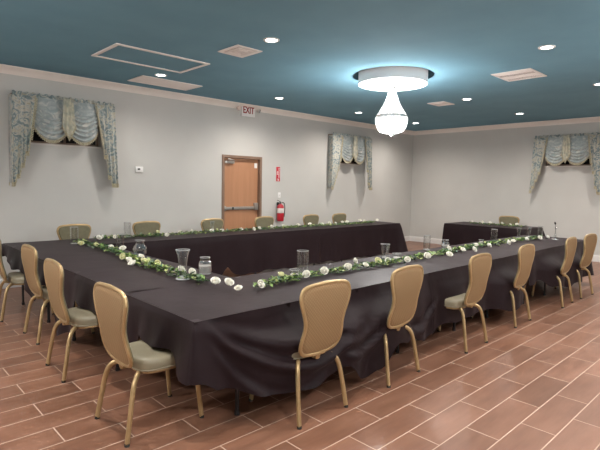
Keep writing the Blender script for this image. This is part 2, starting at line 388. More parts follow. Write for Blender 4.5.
box(bm, (x0 + 0.02, YW + 0.018, zb - 0.03), (x1 - 0.02, YW + 0.035, zb + 0.03), 0.005)
box(bm, (x0 + 0.02, YW + 0.014, zb - 0.045), (x0 + 0.06, YW + 0.055, zb + 0.045), 0.006)
box(bm, (x1 - 0.11, YW + 0.006, zb - 0.045), (x1 - 0.015, YW + 0.055, zb + 0.10), 0.006)
pb = link('panic_bar', bm, M['steel'], d)
bm = nb(); box(bm, (x0 + 0.20, YW + 0.012, zb - 0.025), (x0 + 0.24, YW + 0.018, zb + 0.025), 0.002); link('bar_seam', bm, M['black'], pb)
bm = nb(); box(bm, (x0 + 0.03, YW + 0.01, 1.935), (x0 + 0.25, YW + 0.055, 1.985), 0.008)
tube(bm, [(x0 + 0.06, YW + 0.0, 2.0), (x0 + 0.2, YW - 0.07, 2.0), (x0 + 0.08, YW - 0.012, 2.03)], 0.009, 6); link('door_closer', bm, M['steel'], d)
bm = nb(); box(bm, (x1 - 0.09, YW + 0.05, 1.87), (x1 - 0.02, YW + 0.055, 1.97)); link('door_sticker', bm, M['bright'], d, False)
bm = nb()
for z in (0.25, 1.05, 1.85): tube(bm, [(x0 - 0.002, YW + 0.05, z - 0.05), (x0 - 0.002, YW + 0.05, z + 0.05)], 0.008, 8)
link('hinge', bm, M['steel'], d)

# ============================================================ CEILING FITTINGS
def can_light(x, y, label, first=[None]):
    if first[0] is None:
        e = empty('recessed_downlight', (x, y, CEIL)); first[0] = e
        bm = nb(); lathe(bm, [(0.062, -0.004), (0.066, -0.009), (0.082, -0.010), (0.088, -0.006), (0.089, -0.0005)], 32); link('trim_ring', bm, M['bright'], e)
        bm = nb(); lathe(bm, [(0.0, -0.0065), (0.04, -0.0065), (0.0635, -0.0045), (0.0635, -0.001)], 32); link('lens', bm, M['lens'], e)
    else:
        e = copy_tree(first[0]); e.location = (x, y, CEIL)
    tag(e, label, 'ceiling light', 'recessed round downlights in the teal ceiling')
    ld = can_lamp; lo = bpy.data.objects.new('downlight_lamp', ld); C.objects.link(lo); lo.location = (0, 0, -0.03); lo.parent = e
can_lamp = bpy.data.lights.new('downlight', 'SPOT'); can_lamp.energy = CAN_POWER; can_lamp.color = CAN_COL; can_lamp.spot_size = math.radians(158); can_lamp.spot_blend = 0.9; can_lamp.shadow_soft_size = 0.06
LBL = {(3.46, 6.62): 'lit recessed downlight beside the white ceiling grille near the hatch trim', (5.83, 6.70): 'lit recessed downlight in the ceiling just above the exit sign', (8.08, 6.70): 'lit recessed downlight left of the chandelier, near the left wall crown', (10.27, 6.70): 'small far downlight just right of the hanging chandelier crystals, by the corner',
 (3.46, 4.12): 'largest and brightest recessed downlight, right of the small square vent', (8.07, 4.23): 'lit downlight in the ceiling right of the small far vent', (10.29, 4.21): 'small far downlight above the window valance on the far wall', (5.71, 2.08): 'lit downlight with visible white trim ring above the wide ribbed vent', (8.18, 2.20): 'downlight cut off by the right edge of the photo'}
for p in CANS_VISIBLE: can_light(*p, LBL[p])
for i, p in enumerate(CANS_ADDED):
    can_light(*p, 'added unseen downlight continuing the ceiling grid, for even room light')

# chandelier: round drum in the recess with a crystal pendant below
e = empty('drum_chandelier', (CH[0], CH[1], CEIL)); tag(e, 'glowing crystal empire chandelier under a round white drum light in the ceiling recess', 'chandelier')
zb = -0.125; R1 = 0.485
bm = nb(); lathe(bm, [(R1 - 0.004, zb), (R1, zb + 0.002), (R1, 0.19), (0.0, 0.195)], 72); link('drum_shade', bm, M['drum'], e)
bm = nb(); lathe(bm, [(0, zb + 0.003), (0.25, zb + 0.003), (R1 - 0.006, zb + 0.003)], 72); link('drum_diffuser', bm, M['diffuser'], e)
bm = nb(); lathe(bm, [(0.02, zb), (0.05, zb - 0.006), (0.05, zb - 0.03), (0.02, zb - 0.045), (0.012, zb - 0.05), (0.012, -0.5), (0.02, -0.51), (0.0, -0.52)], 24); link('stem', bm, M['chrome'], e)
def bead(bm, c, r_):
    g = bmesh.ops.create_icosphere(bm, subdivisions=1, radius=r_)
    for v in g['verts']: v.co += Vector(c)
def strands(name, top_r, top_z, bot_r, bot_z, cnt, nb_, sag, rr):
    bm = nb()
    for k in range(cnt):
        a = 2 * PI * k / cnt
        for j in range(nb_ + 1):
            t = j / nb_; R_ = top_r + (bot_r - top_r) * (t ** 1.7 if sag == 'in' else math.sin(t * PI / 2) ** 1.0)
            if sag == 'bowl': R_ = bot_r + (top_r - bot_r) * math.sqrt(max(0, 1 - t ** 2.2))
            z = top_z + (bot_z - top_z) * t; bead(bm, (R_ * math.cos(a), R_ * math.sin(a), z), rr)
    return link(name, bm, M['crystal'], e)
def ring(name, R_, z, h=0.02, m='chrome'):
    bm = nb(); lathe(bm, [(R_ - 0.004, z), (R_, z), (R_, z + h), (R_ - 0.004, z + h), (R_ - 0.004, z)], 40); link(name, bm, M[m], e)
ring('crown_ring', 0.045, -0.165); ring('middle_ring', 0.222, -0.578); ring('waist_ring', 0.215, -0.60, 0.012)
strands('upper_crystal_strands', 0.045, -0.165, 0.215, -0.565, 30, 20, 'in', 0.0095)
strands('lower_crystal_basket', 0.222, -0.60, 0.09, -0.80, 34, 11, 'bowl', 0.0115)
bm = nb(); bead(bm, (0, 0, -0.83), 0.022); tube(bm, [(0, 0, -0.82), (0, 0, -0.79)], 0.012, 8); link('finial', bm, M['crystal'], e)
for k in range(6):
    a = 2 * PI * k / 6; bm = nb(); lathe(bm, [(0, -0.03), (0.012, -0.025), (0.016, 0), (0.01, 0.03), (0, 0.045)], 10, (0.11 * math.cos(a), 0.11 * math.sin(a), -0.64)); link('bulb', bm, M['bulb'], e)
for z, en, r_ in ((-0.74, 165.0, 0.09), (-0.36, 4.0, 0.04)):
    ld = bpy.data.lights.new('chandelier_light', 'POINT'); ld.energy = en; ld.color = (1.0, 0.98, 0.95); ld.shadow_soft_size = r_
    lo = bpy.data.objects.new('chandelier_lamp', ld); C.objects.link(lo); lo.parent = e; lo.location = (0, 0, z)

for p_, lb_ in (((-1.2, 4.15), 'added unseen chandelier copy to the left, for even room light'), ((5.74, -0.35), 'added unseen chandelier copy to the right of the camera, for even room light'), ((1.15, -0.35), 'added unseen chandelier copy behind the camera, for even room light')):
    c_ = copy_tree(e); c_.location = (p_[0], p_[1], CEIL - 0.012); tag(c_, lb_, 'chandelier')  # unseen copies added to brighten the ceiling and walls
def frame_rect(bm, x0, y0, x1, y1, w, z0, z1, bev=0.0):
    box(bm, (x0, y0, z0), (x1, y0 + w, z1), bev); box(bm, (x0, y1 - w, z0), (x1, y1, z1), bev)
    box(bm, (x0, y0 + w, z0), (x0 + w, y1 - w, z1), bev); box(bm, (x1 - w, y0 + w, z0), (x1, y1 - w, z1), bev)
# access hatch
e = empty('ceiling_hatch', (2.955, 5.88, CEIL)); tag(e, 'large rectangular ceiling hatch painted teal with thin white trim', 'ceiling hatch')
bm = nb(); frame_rect(bm, -0.625, -0.38, 0.625, 0.38, 0.045, -0.014, -0.0005, 0.002); link('hatch_trim', bm, M['vent'], e, False)
bm = nb(); box(bm, (-0.58, -0.335, -0.004), (0.58, 0.335, -0.0008)); link('hatch_panel', bm, M['ceil'], e, False)
def vent(name, label, cx_, cy_, w, h, style):
    e = empty(name, (cx_, cy_, CEIL)); tag(e, label, 'ceiling vent')
    bm = nb(); fwid = 0.03 if style != 'square' else 0.05; frame_rect(bm, -w / 2, -h / 2, w / 2, h / 2, fwid, -0.012, -0.0005, 0.002); link('frame', bm, M['vent'], e, False)
    bm = nb(); box(bm, (-w / 2 + 0.01, -h / 2 + 0.01, -0.003), (w / 2 - 0.01, h / 2 - 0.01, -0.0008)); link('duct_backing', bm, M['ventdark'], e, False)
    bm = nb(); iw, ih = w / 2 - fwid, h / 2 - fwid
    if style == 'slats':
        n_ = int(2 * ih / 0.017)
        for k in range(n_):
            y = -ih + (k + 0.5) * 2 * ih / n_; vs = box(bm, (-iw, y - 0.0075, -0.0055), (iw, y + 0.0075, -0.0042))
            for v in vs: v.co.z += (v.co.y - y) * -0.35
    elif style == 'bands':
        for b_ in range(4):
            xa = -iw + b_ * 2 * iw / 4; xb_ = xa + 2 * iw / 4; n_ = 7
            for k in range(n_):
                x = xa + (k + 0.5) * (xb_ - xa) / n_; vs = box(bm, (x - 0.0085, -ih, -0.009), (x + 0.0085, ih, -0.0075)); s_ = 0.3 if b_ % 2 else -0.3
                for v in vs: v.co.z += (v.co.x - x) * s_
            box(bm, (xb_ - 0.006, -ih, -0.011), (xb_ + 0.006, ih, -0.0045))
    else:
        for k in range(1, 5):
            q = 1 - k * 0.2; frame_rect(bm, -iw * q - 0.012, -ih * q - 0.012, iw * q + 0.012, ih * q + 0.012, 0.018, -0.012 - 0.003 * (k % 2), -0.007)
        box(bm, (-0.03, -0.03, -0.012), (0.03, 0.03, -0.008))
    link('louver', bm, M['vent'], e, False)
vent('return_air_grille', 'long white slatted ceiling grille behind the downlight near the left wall', 3.79, 7.09, 1.02, 0.52, 'slats')
vent('ceiling_register', 'wide ribbed white ceiling vent on the right side of the room', 6.83, 2.83, 0.58, 0.53, 'bands')
vent('square_diffuser', 'small square ceiling diffuser left of the brightest downlight', 3.49, 4.73, 0.36, 0.40, 'square')
vent('square_diffuser', 'small far ceiling diffuser right of the chandelier drum', 8.19, 4.81, 0.40, 0.34, 'square')

# ============================================================ WALL FITTINGS
# exit sign with emergency lamp heads (children)
e = empty('exit_sign', (5.905, YW - 0.001, 2.99)); tag(e, 'white exit sign with red letters and two emergency lamp heads high above the door', 'exit sign')
bm = nb(); box(bm, (-0.165, -0.045, -0.115), (0.165, 0, 0.115), 0.006); link('housing', bm, M['bright'], e)
bm = nb(); text_mesh(bm, 'EXIT', 0.185, Matrix.Translation((0, -0.0465, 0.002)) @ Matrix.Rotation(PI / 2, 4, 'X') @ Matrix.Scale(0.72, 4, (1, 0, 0)), 0.001); link('lettering', bm, M['exitred'], e, False)
for s in (-1, 1):
    bm = nb(); tube(bm, [(s * 0.165, -0.02, 0.02), (s * 0.20, -0.025, 0.025)], 0.012, 8)
    vs = [(0.0, 0), (0.022, 0.0), (0.035, 0.03), (0.045, 0.06), (0.047, 0.065)]
    b2 = nb(); lathe(b2, vs, 20); me = bpy.data.meshes.new('x'); b2.to_mesh(me); b2.free()
    me.transform(Matrix.Translation((s * 0.225, -0.02, 0.03)) @ Matrix.Rotation(math.radians(105), 4, 'X') @ Matrix.Rotation(s * 0.5, 4, 'Y')); bm.from_mesh(me); bpy.data.meshes.remove(me)
    h = link('lamp_head', bm, M['plastic'], e)
    b2 = nb(); lathe(b2, [(0.0, 0.058), (0.043, 0.058), (0.045, 0.062)], 20); b2.transform(Matrix.Translation((s * 0.225, -0.02, 0.03)) @ Matrix.Rotation(math.radians(105), 4, 'X') @ Matrix.Rotation(s * 0.5, 4, 'Y'))
    link('lamp_lens', b2, M['chrome'], h)
# small dark sensor left of exit sign
# fire extinguisher sign
e = empty('extinguisher_sign', (6.74, YW - 0.001, 1.765)); tag(e, 'narrow vertical red sign with white lettering above the fire extinguisher', 'wall sign')
bm = nb(); box(bm, (-0.052, -0.004, -0.152), (0.052, 0, 0.152), 0.001); link('sign_plate', bm, M['signred'], e, False)
bm = nb(); Z = Matrix.Rotation(PI / 2, 4, 'X')
text_mesh(bm, 'EXTINGUISHER', 0.038, Matrix.Translation((0.018, -0.0048, 0.025)) @ Z @ Matrix.Rotation(-PI / 2, 4, 'Z') @ Matrix.Scale(0.80, 4, (1, 0, 0)), 0.0006)
text_mesh(bm, 'FIRE', 0.046, Matrix.Translation((-0.024, -0.0048, 0.025)) @ Z @ Matrix.Rotation(-PI / 2, 4, 'Z'), 0.0006)
v = [bm.verts.new((x, -0.0052, z)) for x, z in ((-0.012, -0.095), (0.012, -0.095), (0.012, -0.12), (0.026, -0.12), (0, -0.145), (-0.026, -0.12), (-0.012, -0.12))]; bm.faces.new(v)
link('lettering', bm, M['bright'], e, False)
# plate (switch)
e = empty('wall_plate', (6.78, YW - 0.001, 1.32)); tag(e, 'small white wall plate between the red sign and the fire extinguisher', 'switch plate')
bm = nb(); box(bm, (-0.036, -0.006, -0.058), (0.036, 0, 0.058), 0.003); link('plate', bm, M['bright'], e)
bm = nb(); box(bm, (-0.006, -0.014, -0.014), (0.006, -0.006, 0.014), 0.002); link('toggle', bm, M['plastic'], e)
# fire extinguisher
e = empty('fire_extinguisher', (6.735, YW - 0.10, 0.77)); tag(e, 'red fire extinguisher with pale label hanging on the left wall beside the door', 'fire extinguisher')
bm = nb(); lathe(bm, [(0, 0), (0.06, 0), (0.07, 0.008), (0.076, 0.03), (0.076, 0.29), (0.068, 0.325), (0.045, 0.35), (0.024, 0.36), (0.022, 0.375)], 32); link('cylinder_body', bm, M['red'], e)
bm = nb(); lathe(bm, [(0.0768, 0.175), (0.0772, 0.176), (0.0772, 0.275), (0.0768, 0.276)], 32); link('instruction_label', bm, M['plastic'], e)
bm = nb(); lathe(bm, [(0.024, 0.37), (0.024, 0.405), (0, 0.41)], 16); tube(bm, [(0.02, -0.0, 0.40), (-0.05, -0.02, 0.425), (-0.12, -0.03, 0.45)], [0.012, 0.009, 0.007], 6, flat=0.6); tube(bm, [(0.02, -0.0, 0.385), (-0.05, -0.02, 0.39), (-0.11, -0.03, 0.385)], [0.01, 0.008, 0.007], 6, flat=0.6); link('valve_handle', bm, M['black'], e)
bm = nb(); tube(bm, smooth_path([(0.02, 0, 0.39), (0.085, -0.01, 0.385), (0.105, -0.02, 0.30), (0.10, -0.02, 0.18), (0.095, -0.015, 0.09)]), 0.010, 8); link('hose', bm, M['black'], e)
bm = nb(); lathe(bm, [(0, 0), (0.016, 0), (0.016, 0.008), (0, 0.009)], 16); bm.transform(Matrix.Translation((0, -0.022, 0.388)) @ Matrix.Rotation(PI / 2, 4, 'X')); link('pressure_gauge', bm, M['chrome'], e)
bm = nb(); box(bm, (-0.025, 0.07, 0.02), (0.025, 0.098, 0.40), 0.002); link('bracket', bm, M['darkmetal'], e)
# thermostat
e = empty('thermostat', (3.64, YW - 0.001, 1.755)); tag(e, 'small white thermostat box alone on the left wall beside the nearest window valance', 'thermostat')
bm = nb(); box(bm, (-0.065, -0.03, -0.048), (0.065, 0, 0.048), 0.006); link('housing', bm, M['bright'], e)
bm = nb(); box(bm, (-0.035, -0.0315, -0.012), (0.01, -0.030, 0.018)); link('display', bm, M['black'], e)

# ============================================================ VALANCES
def valance():
    e = empty('window_valance', (0, 0, 0)); Wd = 0.70; T0 = 2.735
    # local: x along the wall, -y into the room, z up
    bm = nb(); box(bm, (-Wd, -0.14, T0 - 0.02), (Wd, -0.001, T0)); link('mounting_board', bm, M['doorframe'], e)
    def head(t, s):
        x = -Wd - 0.005 + t * (2 * Wd + 0.01); p = math.sin(t * 2 * PI * 26) * 0.006 + math.sin(t * 2 * PI * 9 + 1) * 0.004
        return Vector((x, -0.15 - p - 0.006 * math.sin(s * PI), T0 + 0.03 + 0.01 * math.sin(t * 2 * PI * 17) * (1 - s) - s * 0.085))
    bm = nb(); grid(bm, 180, 4, head); h = link('gathered_heading', bm, M['damask'], e); h.modifiers.new('s', 'SOLIDIFY').thickness = 0.004
    def swag(xa, xb_, drop):
        bm = nb(); hw = (xb_ - xa) / 2; xc = (xa + xb_) / 2
        def fn(a, b):
            u_ = a * 2 - 1; sag = (1 - abs(u_) ** 2.1)
            z = T0 - 0.02 - b * (0.43 + (drop - 0.43) * sag)
            q = (T0 - z) - 0.13 * (1 - u_ * u_)
            fold = (1 - abs(math.sin(PI * q / 0.066))) ** 0.8 * 0.036 * sstep(0.02, 0.22, q) * (0.4 + 0.6 * sag)
            return Vector((xc + u_ * hw * (1 - 0.06 * b), -0.165 - 0.055 * math.sin(min(1, b * 1.05) * PI * 0.8) * sag - fold, z))
        grid(bm, 30, 90, fn); o = link('swag', bm, M['satin'], e); o.modifiers.new('s', 'SOLIDIFY').thickness = 0.003
        # fringe along the bottom
        bm = nb()
        for k in range(41):
            a = k / 40; p = fn(a, 1.0); q = p + Vector((0, -0.004, -0.032 - 0.012 * (k % 2))); tube(bm, [p + Vector((0, 0, 0.012)), (p + q) / 2, q], [0.006, 0.0045, 0.007], 5)
        link('swag_fringe', bm, M['fringe'], o)
    swag(-0.46, 0.02, 0.60); swag(-0.02, 0.46, 0.60)
    def tail(s):
        def zb_(w):   # w 0 outer, 1 inner: stepped slant
            st = math.floor(w * 4) / 4 + max(0, (w * 4) % 1 - 0.72) / 0.28 / 4
            return 1.50 + 0.62 * (max(0, st) ** 1.25 if s > 0 else sstep(0.30, 1.0, st))
        def fn(a, b):
            w = a; xo = -Wd - 0.02; x = xo + w * (0.30 - 0.06 * b) - 0.03 * b
            pl = abs(((w * 4) % 1) * 2 - 1); z = (T0 - 0.02) + (zb_(w) - (T0 - 0.02)) * b
            return Vector((s * x, -0.165 - 0.045 * pl * (0.4 + 0.6 * b) - (0.01 if w > 0.02 else -0.14 * (1 - w / 0.02)), z))
        bm = nb(); grid(bm, 50, 26, fn); o = link('cascade_tail', bm, M['damask'], e); o.modifiers.new('s', 'SOLIDIFY').thickness = 0.004
        bm = nb()
        for k in range(58):
            a = k / 57; p = fn(a, 1.0); q = p + Vector((0, -0.006, -0.038 - 0.015 * (k % 2))); tube(bm, [p + Vector((0, -0.002, 0.012)), (p + q) / 2, q], [0.008, 0.005, 0.008], 5)
        for k in range(26):
            p = fn(1.0, k / 26); tube(bm, [p, p + Vector((-s * 0.0, -0.012, -0.02)), p + Vector((s * 0.022, -0.016, -0.042))], [0.008, 0.006, 0.008], 5)
        link('tail_fringe', bm, M['fringe'], o)
    tail(1); tail(-1)
    def jab(a, b):
        w = a * 2 - 1; wd = 0.065 + 0.03 * b; zend = T0 - 0.40 - 0.17 * (1 - abs(w)) ; pl = abs(((a * 3) % 1) * 2 - 1)
        return Vector((w * wd, -0.225 - 0.022 * pl - 0.02 * (1 - w * w), T0 + (zend - T0) * b))
    bm = nb(); grid(bm, 30, 20, jab); o = link('centre_jabot', bm, M['jabot'], e); o.modifiers.new('s', 'SOLIDIFY').thickness = 0.004
    bm = nb()
    for k in range(17):
        p = jab(k / 16, 1.0); q = p + Vector((0, -0.004, -0.04)); tube(bm, [p + Vector((0, -0.003, 0.01)), (p + q) / 2, q], [0.007, 0.005, 0.008], 5)
    link('jabot_fringe', bm, M['fringe'], o)
    return e
v1 = valance(); v1.location = (2.46, YW, 0)
tag(v1, 'blue and cream swagged window valance with long tails on the left wall nearest the camera', 'valance', 'swagged window valances')
v2 = copy_tree(v1); v2.location = (8.97, YW, 0); tag(v2, 'small far swagged valance on the left wall between the fire extinguisher and the corner', 'valance', 'swagged window valances')
v3 = copy_tree(v1); v3.location = (XW, 3.68, 0); v3.rotation_euler = (0, 0, -PI / 2); tag(v3, 'swagged valance on the far wall at the right edge of the photo', 'valance', 'swagged window valances')

# ============================================================ TABLES UNDER THE CLOTHS
TT = 0.731
def folding_table(cx_, cy_, L_, Wd, rot, label, group='folding tables hidden under the black cloths', wd_=None):
    e = empty('folding_table', (cx_, cy_, 0), rot); tag(e, label, 'table', group); zt = TT - 0.004
    bm = nb(); box(bm, (-L_ / 2, -Wd / 2, zt - 0.028), (L_ / 2, Wd / 2, zt), 0.006); link('tabletop', bm, M['tabletop'], e)
    for sx in (-1, 1):
        for sy in (-1, 1):
            bm = nb(); x = sx * (L_ / 2 - 0.38); y = sy * (Wd / 2 - 0.10)
            tube(bm, [(x, y, zt - 0.03), (x, y, 0.02), (x, y, 0.012)], 0.014, 8); tube(bm, [(x, y, 0.0), (x, y, 0.03)], 0.018, 8); link('leg', bm, M['darkmetal'], e)
        bm = nb(); tube(bm, [(sx * (L_ / 2 - 0.38), -Wd / 2 + 0.10, 0.30), (sx * (L_ / 2 - 0.38), Wd / 2 - 0.10, 0.30)], 0.010, 8); link('leg_brace', bm, M['darkmetal'], e)
AX0, AX1, AY0, AY1 = 1.46, 8.82, 2.40, 3.38
LX0, LX1, LY1 = 1.46, 2.415, 6.98
BX0, BX1, BY0, BY1 = 2.42, 9.06, 6.22, 6.98
CX0, CX1, CY0, CY1 = 10.0, 10.92, 3.86, 5.66
hid = 'folding table with dark legs hidden under the black cloths'
for i in range(4):
    w = (AX1 - AX0) / 4
    folding_table(AX0 + w * (i + 0.5), (AY0 + AY1) / 2, w - 0.03, AY1 - AY0 - 0.03, 0, 'folding table at the near corner, dark leg showing under the cloth hem' if i == 0 else hid, None if i == 0 else 'folding tables hidden under the black cloths')
for i in range(2):
    w = (LY1 - AY1) / 2; folding_table((LX0 + LX1) / 2, AY1 + w * (i + 0.5), w - 0.03, LX1 - LX0 - 0.03, PI / 2, hid)
for i in range(3):
    w = (BX1 - BX0) / 3; folding_table(BX0 + w * (i + 0.5), (BY0 + BY1) / 2, w - 0.03, BY1 - BY0 - 0.03, 0, hid)
folding_table((CX0 + CX1) / 2, (CY0 + CY1) / 2, CY1 - CY0 - 0.03, CX1 - CX0 - 0.03, PI / 2, hid)

# ============================================================ TABLECLOTHS
def tablecloth(label, rect, sides, z, seed, extra=None, hem=None, corner_flare=0.13, amp=0.022, raise_top=0.0):
    """rect x0,y0,x1,y1; sides: list of polylines (open paths, drape outwards to the right-hand side) as lists of corner points"""
    x0, y0, x1, y1 = rect; rnd = random.Random(seed); bm = nb()
    nx, ny = max(2, int((x1 - x0) / 0.06)), max(2, int((y1 - y0) / 0.06))
    ph = [rnd.uniform(0, 6) for _ in range(8)]
    def topz(x, y):
        return z + 0.0012 * math.sin(x * 3.1 + ph[0]) * math.sin(y * 4.3 + ph[1]) + 0.001 * math.sin(x * 9 + y * 5 + ph[2])
    grid(bm, nx, ny, lambda a, b: Vector((x0 + (x1 - x0) * a, y0 + (y1 - y0) * b, topz(x0 + (x1 - x0) * a, y0 + (y1 - y0) * b))))
    for path in sides:
        P = [Vector((p[0], p[1], 0)) for p in path]; samples = []   # (pos, normal, cornerness)
        for i in range(len(P) - 1):
            dvec = (P[i + 1] - P[i]); Ln = dvec.length; dvec.normalize(); nrm = Vector((dvec.y, -dvec.x, 0))
            n_ = max(2, int(Ln / 0.028))
            for k in range(n_ + 1):
                s = k / n_ * Ln; cn = 0.0
                if i > 0: cn = max(cn, math.exp(-(s / 0.16) ** 2))
                if i < len(P) - 2: cn = max(cn, math.exp(-((Ln - s) / 0.16) ** 2))
                samples.append((P[i] + dvec * s, nrm, cn))
            if i < len(P) - 2:
                d2 = (P[i + 2] - P[i + 1]).normalized(); n2 = Vector((d2.y, -d2.x, 0))
                for k in range(1, 10):
                    t = k / 10; nn = (nrm * math.cos(t * PI / 2) + n2 * math.sin(t * PI / 2)); samples.append((P[i + 1].copy(), nn, 1.0))
        K = 22; V = []; sl = 0; prev = samples[0][0]
        for (p, nrm, cn) in samples:
            sl += (p - prev).length; prev = p
            if cn >= 1.0: sl += 0.008
            h = hem(p.x, p.y, nrm) if hem else 0.1
            h += 0.012 * math.sin(sl * 7 + ph[3]) + 0.008 * math.sin(sl * 17 + ph[4])
            row = []
            for j in range(K + 1):
                t = j / K; tt = t ** 0.9
                zz = z - 0.001 - (z - 0.001 - h) * tt
                off = 0.012 * min(1, t * 9) + 0.030 * t
                wv = (math.sin(sl * 11 + ph[5] + 0.9 * math.sin(sl * 2.3 + ph[6])) + 0.55 * math.sin(sl * 23 + ph[7] + t * 1.3)) * amp * (t ** 1.25)
                off += wv * (1 - 0.6 * cn) * (1 - (calm(p.x, nrm) if extra else 0)) + cn * corner_flare * t ** 0.85
                if extra: off += extra(p.x, p.y, zz, nrm, t)
                q = p + nrm * off
                row.append(bm.verts.new((q.x, q.y, zz)))
            V.append(row)
        for a, b in zip(V, V[1:]):
            for j in range(K):
                try: bm.faces.new((a[j], b[j], b[j + 1], a[j + 1]))
                except ValueError: pass
    bmesh.ops.remove_doubles(bm, verts=bm.verts[:], dist=0.0008)
    me = bpy.data.meshes.new('tablecloth'); bm.to_mesh(me); bm.free()
    for p in me.polygons: p.use_smooth = True
    me.materials.append(M['cloth']); o = bpy.data.objects.new('tablecloth', me); C.objects.link(o)
    tag(o, label, 'tablecloth', 'black tablecloths'); return o

A_HEM = [(1.46, .37), (1.6, .32), (1.87, .22), (2.18, .165), (2.42, .23), (2.6, .25), (2.85, .07), (3.02, .10), (3.22, .26), (3.45, .24), (3.9, .13), (4.24, .22), (5.1, .20), (5.6, .17), (6.04, .18), (6.3, .33), (6.55, .36), (6.8, .25), (7.4, .18), (7.6, .20), (8.2, .18), (8.75, .15)]
L_HEM = [(2.40, .36), (2.52, .38), (2.66, .50), (3.06, .50), (3.25, .30), (3.6, .26), (3.8, .50), (4.26, .50), (4.45, .18), (4.75, .10), (4.9, .3), (4.98, .50), (5.32, .50), (5.5, .28), (5.8, .36), (5.92, .50), (6.32, .50), (6.7, .60), (6.98, .68)]
SEATS_A = [(4.385, 0.25)]      # seats that push the cloth in
def bell(x, c, w): return math.exp(-((x - c) / w) ** 2)
def calm(x, n):
    return 0.9 * max(bell(x, c, 0.26) for c in (2.27, 3.20, 4.385, 5.585, 6.98, 7.80)) if n.y < -0.5 else 0
def a_extra(x, y, z, nrm, t):
    o = 0.0
    if nrm.y < -0.5:
        low = 1 - sstep(0.47, 0.67, z)
        # cloth lying over the seats of the two nearest chairs and the fourth
        for c, w, g in ((2.27, 0.36, 0.178), (3.20, 0.36, 0.176), (2.73, 0.14, 0.06), (5.585, 0.32, 0.18), (4.385, 0.30, 0.09), (6.98, 0.32, 0.20), (7.80, 0.32, 0.20)): o += g * bell(x, c, w) ** 0.7 * low
        # pushed under the table by the third seat
        pin = sstep(4.03, 4.13, x) * (1 - sstep(4.66, 4.78, x)); o -= 0.02 * pin * (1 - sstep(0.50, 0.60, z))
        pin = 0 * sstep(7.42, 7.54, x) * (1 - sstep(8.06, 8.18, x)); o -= 0.02 * pin * (1 - sstep(0.50, 0.60, z))
        # swag folds sweeping from the near corner
        for x_a, z_a, xm, zm, x_b, z_b, am in ((1.5, 0.70, 2.05, 0.36, 2.75, 0.50, 0.038), (1.5, 0.70, 2.2, 0.50, 2.9, 0.58, 0.024), (1.5, 0.66, 1.85, 0.22, 2.4, 0.28, 0.022), (2.5, 0.36, 2.72, 0.29, 3.15, 0.50, 0.036), (2.45, 0.46, 2.7, 0.38, 3.15, 0.60, 0.026), (3.3, 0.5, 3.75, 0.25, 4.1, 0.5, 0.028)):
            if x_a <= x <= x_b:
                # quadratic through three points
                la = (x - xm) * (x - x_b) / ((x_a - xm) * (x_a - x_b)); lm = (x - x_a) * (x - x_b) / ((xm - x_a) * (xm - x_b)); lb = (x - x_a) * (x - xm) / ((x_b - x_a) * (x_b - xm))
                zc = la * z_a + lm * zm + lb * z_b; edge = min(1, (x - x_a) / 0.15, (x_b - x) / 0.15)
                o += am * edge * (math.exp(-((z - zc) / 0.032) ** 2) - 0.6 * math.exp(-((z - zc - 0.07) / 0.03) ** 2))
    if nrm.x < -0.3 and nrm.y > -0.6 and x < 2: o += 0.0
    return o
def hemA(x, y, n):
    if n.y < -0.5: return interp(A_HEM, x)
    if n.x < -0.5 and x < 3: return interp(L_HEM, y)
    return 0.16
def hemL(x, y, n):
    if n.x < -0.5: return interp(L_HEM, y)
    if n.y > 0.5: return 0.55
    return 0.16
def hemB(x, y, n): return 0.51 if (n.y > 0.5 and x < 9) or (n.x > 0.5 and x > 10.5) else 0.09
aS = 4.02; aS2 = 6.30
tablecloth('black tablecloth on the near corner of the tables, draped over the two closest chair seats', (AX0, AY0, aS, AY1), [[(AX0, AY1), (AX0, AY0), (aS, AY0)], [(aS, AY1), (LX1, AY1)]], TT, 1, a_extra, hemA, 0.025)
tablecloth('black tablecloth on the middle of the long row nearest the camera', (aS - 0.03, AY0, aS2, AY1), [[(aS - 0.03, AY0), (aS2, AY0)], [(aS2, AY1), (aS, AY1)]], TT + 0.003, 2, a_extra, hemA)
tablecloth('black tablecloth on the far right end of the near long row', (aS2 - 0.02, AY0, AX1, AY1), [[(aS2, AY0), (AX1, AY0), (AX1, AY1), (aS2 - .02, AY1)]], TT, 3, a_extra, hemA, 0.08)
tablecloth('black tablecloth on the short left side of the U beside the three leftmost chairs', (LX0, AY1 - 0.01, LX1, LY1), [[(LX1, LY1 + 0.0), (LX0, LY1), (LX0, AY1)], [(LX1, AY1), (LX1, BY0)]], TT + 0.003, 4, None, hemL, 0.03, 0.015)
bS, bS2 = 4.34, 6.45
def b1x(x, y, z, nrm, t): return -0.07 * bell(x, bS, 0.16) * t if nrm.y < -0.5 else 0
def hemB1(x, y, n): return 0.51 if n.y > 0.5 else 0.09 + (0.13 * bell(x, bS, 0.09) if n.y < -0.5 else 0)
tablecloth('black tablecloth on the left end of the back row, below the thermostat', (LX1 - 0.005, BY0, bS, BY1), [[(LX1, BY0), (bS, BY0)], [(bS, BY1), (LX1, BY1)]], TT, 5, None, hemB1, 0.1, 0.012)
tablecloth('black tablecloth on the middle of the back row, in front of the door', (bS - 0.02, BY0, bS2, BY1), [[(bS, BY0), (bS2, BY0)], [(bS2, BY1), (bS, BY1)]], TT + 0.003, 6, None, hemB1, 0.1, 0.012)
tablecloth('black tablecloth on the right end of the back row near the room corner', (bS2 - 0.02, BY0, BX1, BY1), [[(bS2, BY0), (BX1, BY0), (BX1, BY1), (bS2, BY1)]], TT, 7, None, hemB, 0.16, 0.012)
